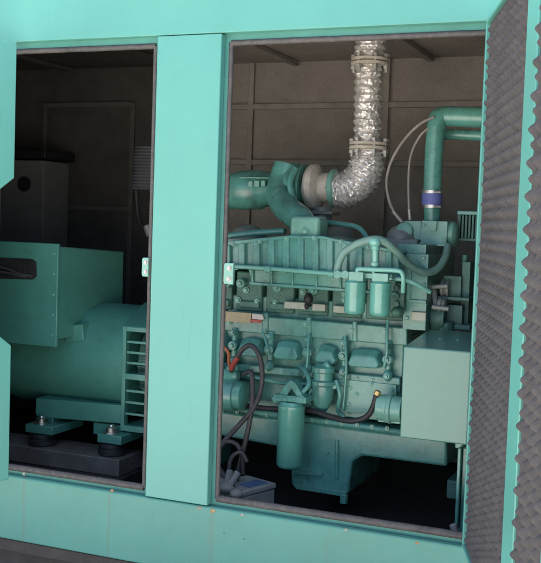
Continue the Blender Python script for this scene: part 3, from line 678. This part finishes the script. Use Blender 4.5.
cable([(216, 466, .36), (222, 473, .34), (229, 482, .33), (236, 494, .33)], .011, 'thick black cable lying across the clamp tray')
cable([(213, 343, .50), (221, 345, .49), (228, 352, .49), (229, 362, .50), (231, 370, .51)], .0065, 'orange cable curving down onto the starter terminals', m_orange)
cable([(231, 369, .49), (234.5, 362, .475), (238, 357, .468)], .0105, 'short red sleeve on the starter terminal', m_red, 'cable_sleeve')

# ------------------------------------------------------------------ alternator in the left bay
alt = thing('generator_alternator', 'dark green generator alternator with big terminal box in the left bay', 'alternator', (-.85, .75, -.12))
AYc = .80
xl, xr = AX(14, 360, .70), AX(124, 360, .70)
zc = (AZ(110, 303, AYc) + AZ(100, 412, .70)) / 2; R_ = (AZ(110, 303, AYc) - AZ(100, 412, .70)) / 2
vx_ = AX(121.5, 375, .555) + .012
bd = MB(); bd.lathe([(-.16, R_ * .55), (-.15, R_ * .72), (-.07, R_ * .80), (-.05, R_ * .93), (.0, R_ * .985), (.03, R_), (vx_ - xl, R_)], (xl, AYc, zc), (1, 0, 0), 64)
bd.build('alternator_body', m_alt, alt)
lug_ = MB(); lug_.pprism([(66, 326), (82, 324), (84, 341), (65, 343)], AYc - R_ * .97, AYc - R_ * .7); lug_.build('lifting_lug', m_alt, alt, .004)  # lug standing on the near side of the body
tx = AX(56, 290, .435); xl0 = tx - .55
def y_at_x(px, py, x):
    lo, hi = .436, 1.6
    for _ in range(40):
        m = (lo + hi) / 2
        if AX(px, py, m) > x: lo = m
        else: hi = m
    return lo
# along one pixel ray x falls as y grows, so the far corner of the box is where the ray reaches x = tx
yb_ = y_at_x(124, 252, tx); ztf = AZ(56, 246.5, .45); ztb = AZ(124, 251.5, yb_); zlow = AZ(58, 347, .45)
print('TBOX', tx, yb_, ztf, ztb)
tbx = MB(); tbx.xprism([(.452, zlow + .03), (.452, ztf), (.47, ztf), (yb_, ztb), (yb_, zc + .1), (.62, zc + .1), (.56, zlow + .03)], xl0, tx); tb_ = tbx.build('terminal_box', m_alt, alt, .006)
tl = MB(); tl.box(xl0, tx + .006, .435, .4515, zlow, ztf + .012); tlo = tl.build('access_panel', m_alt, tb_, .003)
for z in range(5):
    rv = MB(); rv.lathe([(0, .005), (.003, .004)], (tx - .012, .435, zlow + .05 + z * (ztf - zlow - .08) / 4), (0, -1, 0), 10); rv.build('rivet', m_pale, tb_)
wn = MB(); wn.pprism([(-60, 255), (32, 259), (36, 262), (36.5, 276), (33, 279.5), (-60, 277)], .430, .434); wn.build('cable_window', m_rub, tb_, .001)
for pts in ([(-20, 262, .428), (5, 268, .425), (20, 274, .425), (32, 276, .428)], [(-20, 268, .428), (8, 273, .425), (26, 277, .427)]): MB().tube([at(*q) for q in pts], .006).build('output_lead', m_cable, tb_)
# fan end vent cage
yo = .548; vx0 = AX(121.5, 375, yo); vx1 = vx0 + .26
zt0, zb0 = AZ(123, 326, yo), AZ(123, 431, yo); ztc = AZ(146, 303, yo + .17)
zt_a, zt_b, zt_c, zt_d = AZ(123, 331, yo), AZ(123, 373, yo), AZ(123, 379, yo), AZ(123, 425, yo)
fr_ = MB()
fr_.xprism([(yo + .001, zt0), (yo + .17, ztc), (1.0, ztc), (1.0, zb0), (yo + .031, zb0), (yo + .031, zb0 + .02), (.97, zb0 + .02), (.97, ztc - .02), (yo + .18, ztc - .02), (yo + .031, zt0 - .012)], vx0, vx1)
fr_.box(vx0, vx0 + .018, yo, yo + .03, zb0, zt0 - .001); fr_.box(vx0 + .0181, vx1, yo, yo + .03, zt_a, zt0 - .001); fr_.box(vx0 + .0181, vx1, yo, yo + .03, zt_c, zt_b); fr_.box(vx0 + .0181, vx1, yo, yo + .03, zb0, zt_d)
fr_.box(vx1 - .018, vx1, yo + .001, yo + .03, zt_d + .001, zt_c - .001); fr_.box(vx1 - .018, vx1, yo + .001, yo + .03, zt_b + .001, zt_a - .001)
cage = fr_.build('vent_cage', m_alt, alt, .002)
for z0_, z1_ in ((zt_b, zt_a), (zt_d, zt_c)):
    for k in range(1, 4): z = z0_ + (z1_ - z0_) * k / 4; MB().box(vx0 + .019, vx1 - .019, yo + .006, yo + .018, z - .005, z + .005).build('vent_slat', m_alt, cage, .001)
fn = MB(); fn.lathe([(0, .19), (.2, .19)], (vx0 + .03, AYc + .02, zc), (1, 0, 0), 32)
for k in range(14): t = k * math.pi / 7; fn.add([(vx0 + .04 + dx, AYc + .02 + math.cos(t + dt) * r_, zc + math.sin(t + dt) * r_) for dx, dt in ((0, 0), (.16, 0), (.16, .02), (0, .02)) for r_ in (.185, .215)], [(0, 1, 3, 2), (2, 3, 5, 4), (4, 5, 7, 6), (6, 7, 1, 0), (1, 7, 5, 3), (0, 2, 4, 6)])
fn.build('cooling_fan', m_dark, cage)
# mounting rail, feet and rubber mounts
fr2 = MB(); fr2.pprism([(36, 398), (122, 405.5), (122, 424), (37, 417), (35, 413)], .56, .60); fr2.box(AX(36, 405, .56), AX(122, 405, .56), .601, .80, AZ(80, 412, .56), AZ(80, 403, .56)); fr2.build('mounting_rail', m_alt, alt, .004)
MY_ = .535
zr = AZ(33, 446, MY_ - .05)
for px0, px1, pt, pb_, sx0, sx1, st_ in ((25, 52, 425.5, 434, 37, 53, 417), (97, 121, 435, 444, 93, 121, 424)):
    f_ = MB(); f_.pbox(px0, pt, px1, pb_, MY_ - .055, .72); f_.pbox(sx0, st_, sx1, pt + 1, .575, .70)
    ft_ = f_.build('foot', m_alt, alt, .004)
    q = at((px0 + px1) / 2 - 3.5, pb_, MY_ - .055); q = Vector((q.x, MY_, q.z)); h = q.z - zr
    mt = MB(); mt.lathe([(0, .056), (.004, .060), (h * .42, .060), (h * .5, .052), (h * .58, .050), (h * .64, .056), (h * .94, .055), (h - .001, .048)], (q.x, MY_, zr), (0, 0, 1), 32); mt.build('rubber_mount', m_rub, ft_)
    bl = MB(); zz = AZ((px0 + px1) / 2, pt, MY_ - .055); bl.lathe([(0, .036), (.006, .036), (.0061, .024), (.022, .024), (.026, .014), (.034, .012)], (q.x, MY_ - .01, zz), (0, 0, 1), 12); bl.build('mount_bolt', m_steel, ft_)
# black skid rail beneath
yf = MY_ - .075
sk = tag(MB().box(-1.7, AX(119, 462, yf), yf, .66, AZ(90, 473, yf), zr - .001).build('skid_rail', m_dusty, None, .004), 'black steel skid rail under the alternator feet', 'skid rail')
tag(MB().box(-1.7, AX(128, 470, .5), .36, .80, -.179, AZ(90, 473, yf) - .001).build('skid_plate', m_black, None, .004), 'dark flat plate on the canopy floor below the skid rail', 'skid plate')

# ------------------------------------------------------------------ back of the left bay: intake cone and control cabinet
af = thing('air_cleaner', 'dark ribbed air cleaner canister half hidden by the turquoise post', 'air cleaner', at(146, 172, 1.2))
m_ = MB(); q = at(150, 190, 1.2); R2 = .085; prof = []
for k in range(28): prof.append((k * .0075, (R2 + .006 * (k % 2)) * (1 - .0016 * max(0, k - 12) ** 1.6)))
m_.lathe(prof, q, (0, 0, 1), 30); m_.build('canister', m_navy, af)
MB().tube([at(136, 190, 1.15), at(137, 205, 1.15), at(139, 220, 1.14), at(146, 229, 1.12), at(158, 232, 1.1)], .012).build('drain_hose', m_rub, af); MB().cyl(at(147, 226, 1.11), at(150, 236, 1.1), .018).build('drain_clamp', m_zinc, af)
cc = thing('control_cabinet', 'grey control cabinet with a round black hole at the far left', 'control cabinet', at(25, 240, 1.5))
MB().pbox(-30, 160, 43, 250, 1.5, 1.74).build('cabinet_body', m_gpanel, cc, .006); q = at(24, 184, 1.495); MB().lathe([(0, .042), (.012, .042), (.014, .03)], (q.x, 1.505, q.z), (0, -1, 0), 28).build('round_port', m_rub, cc)
MB().pbox(-30, 150, 45, 158, 1.47, 1.76).build('cabinet_hood', m_rub, cc, .006)
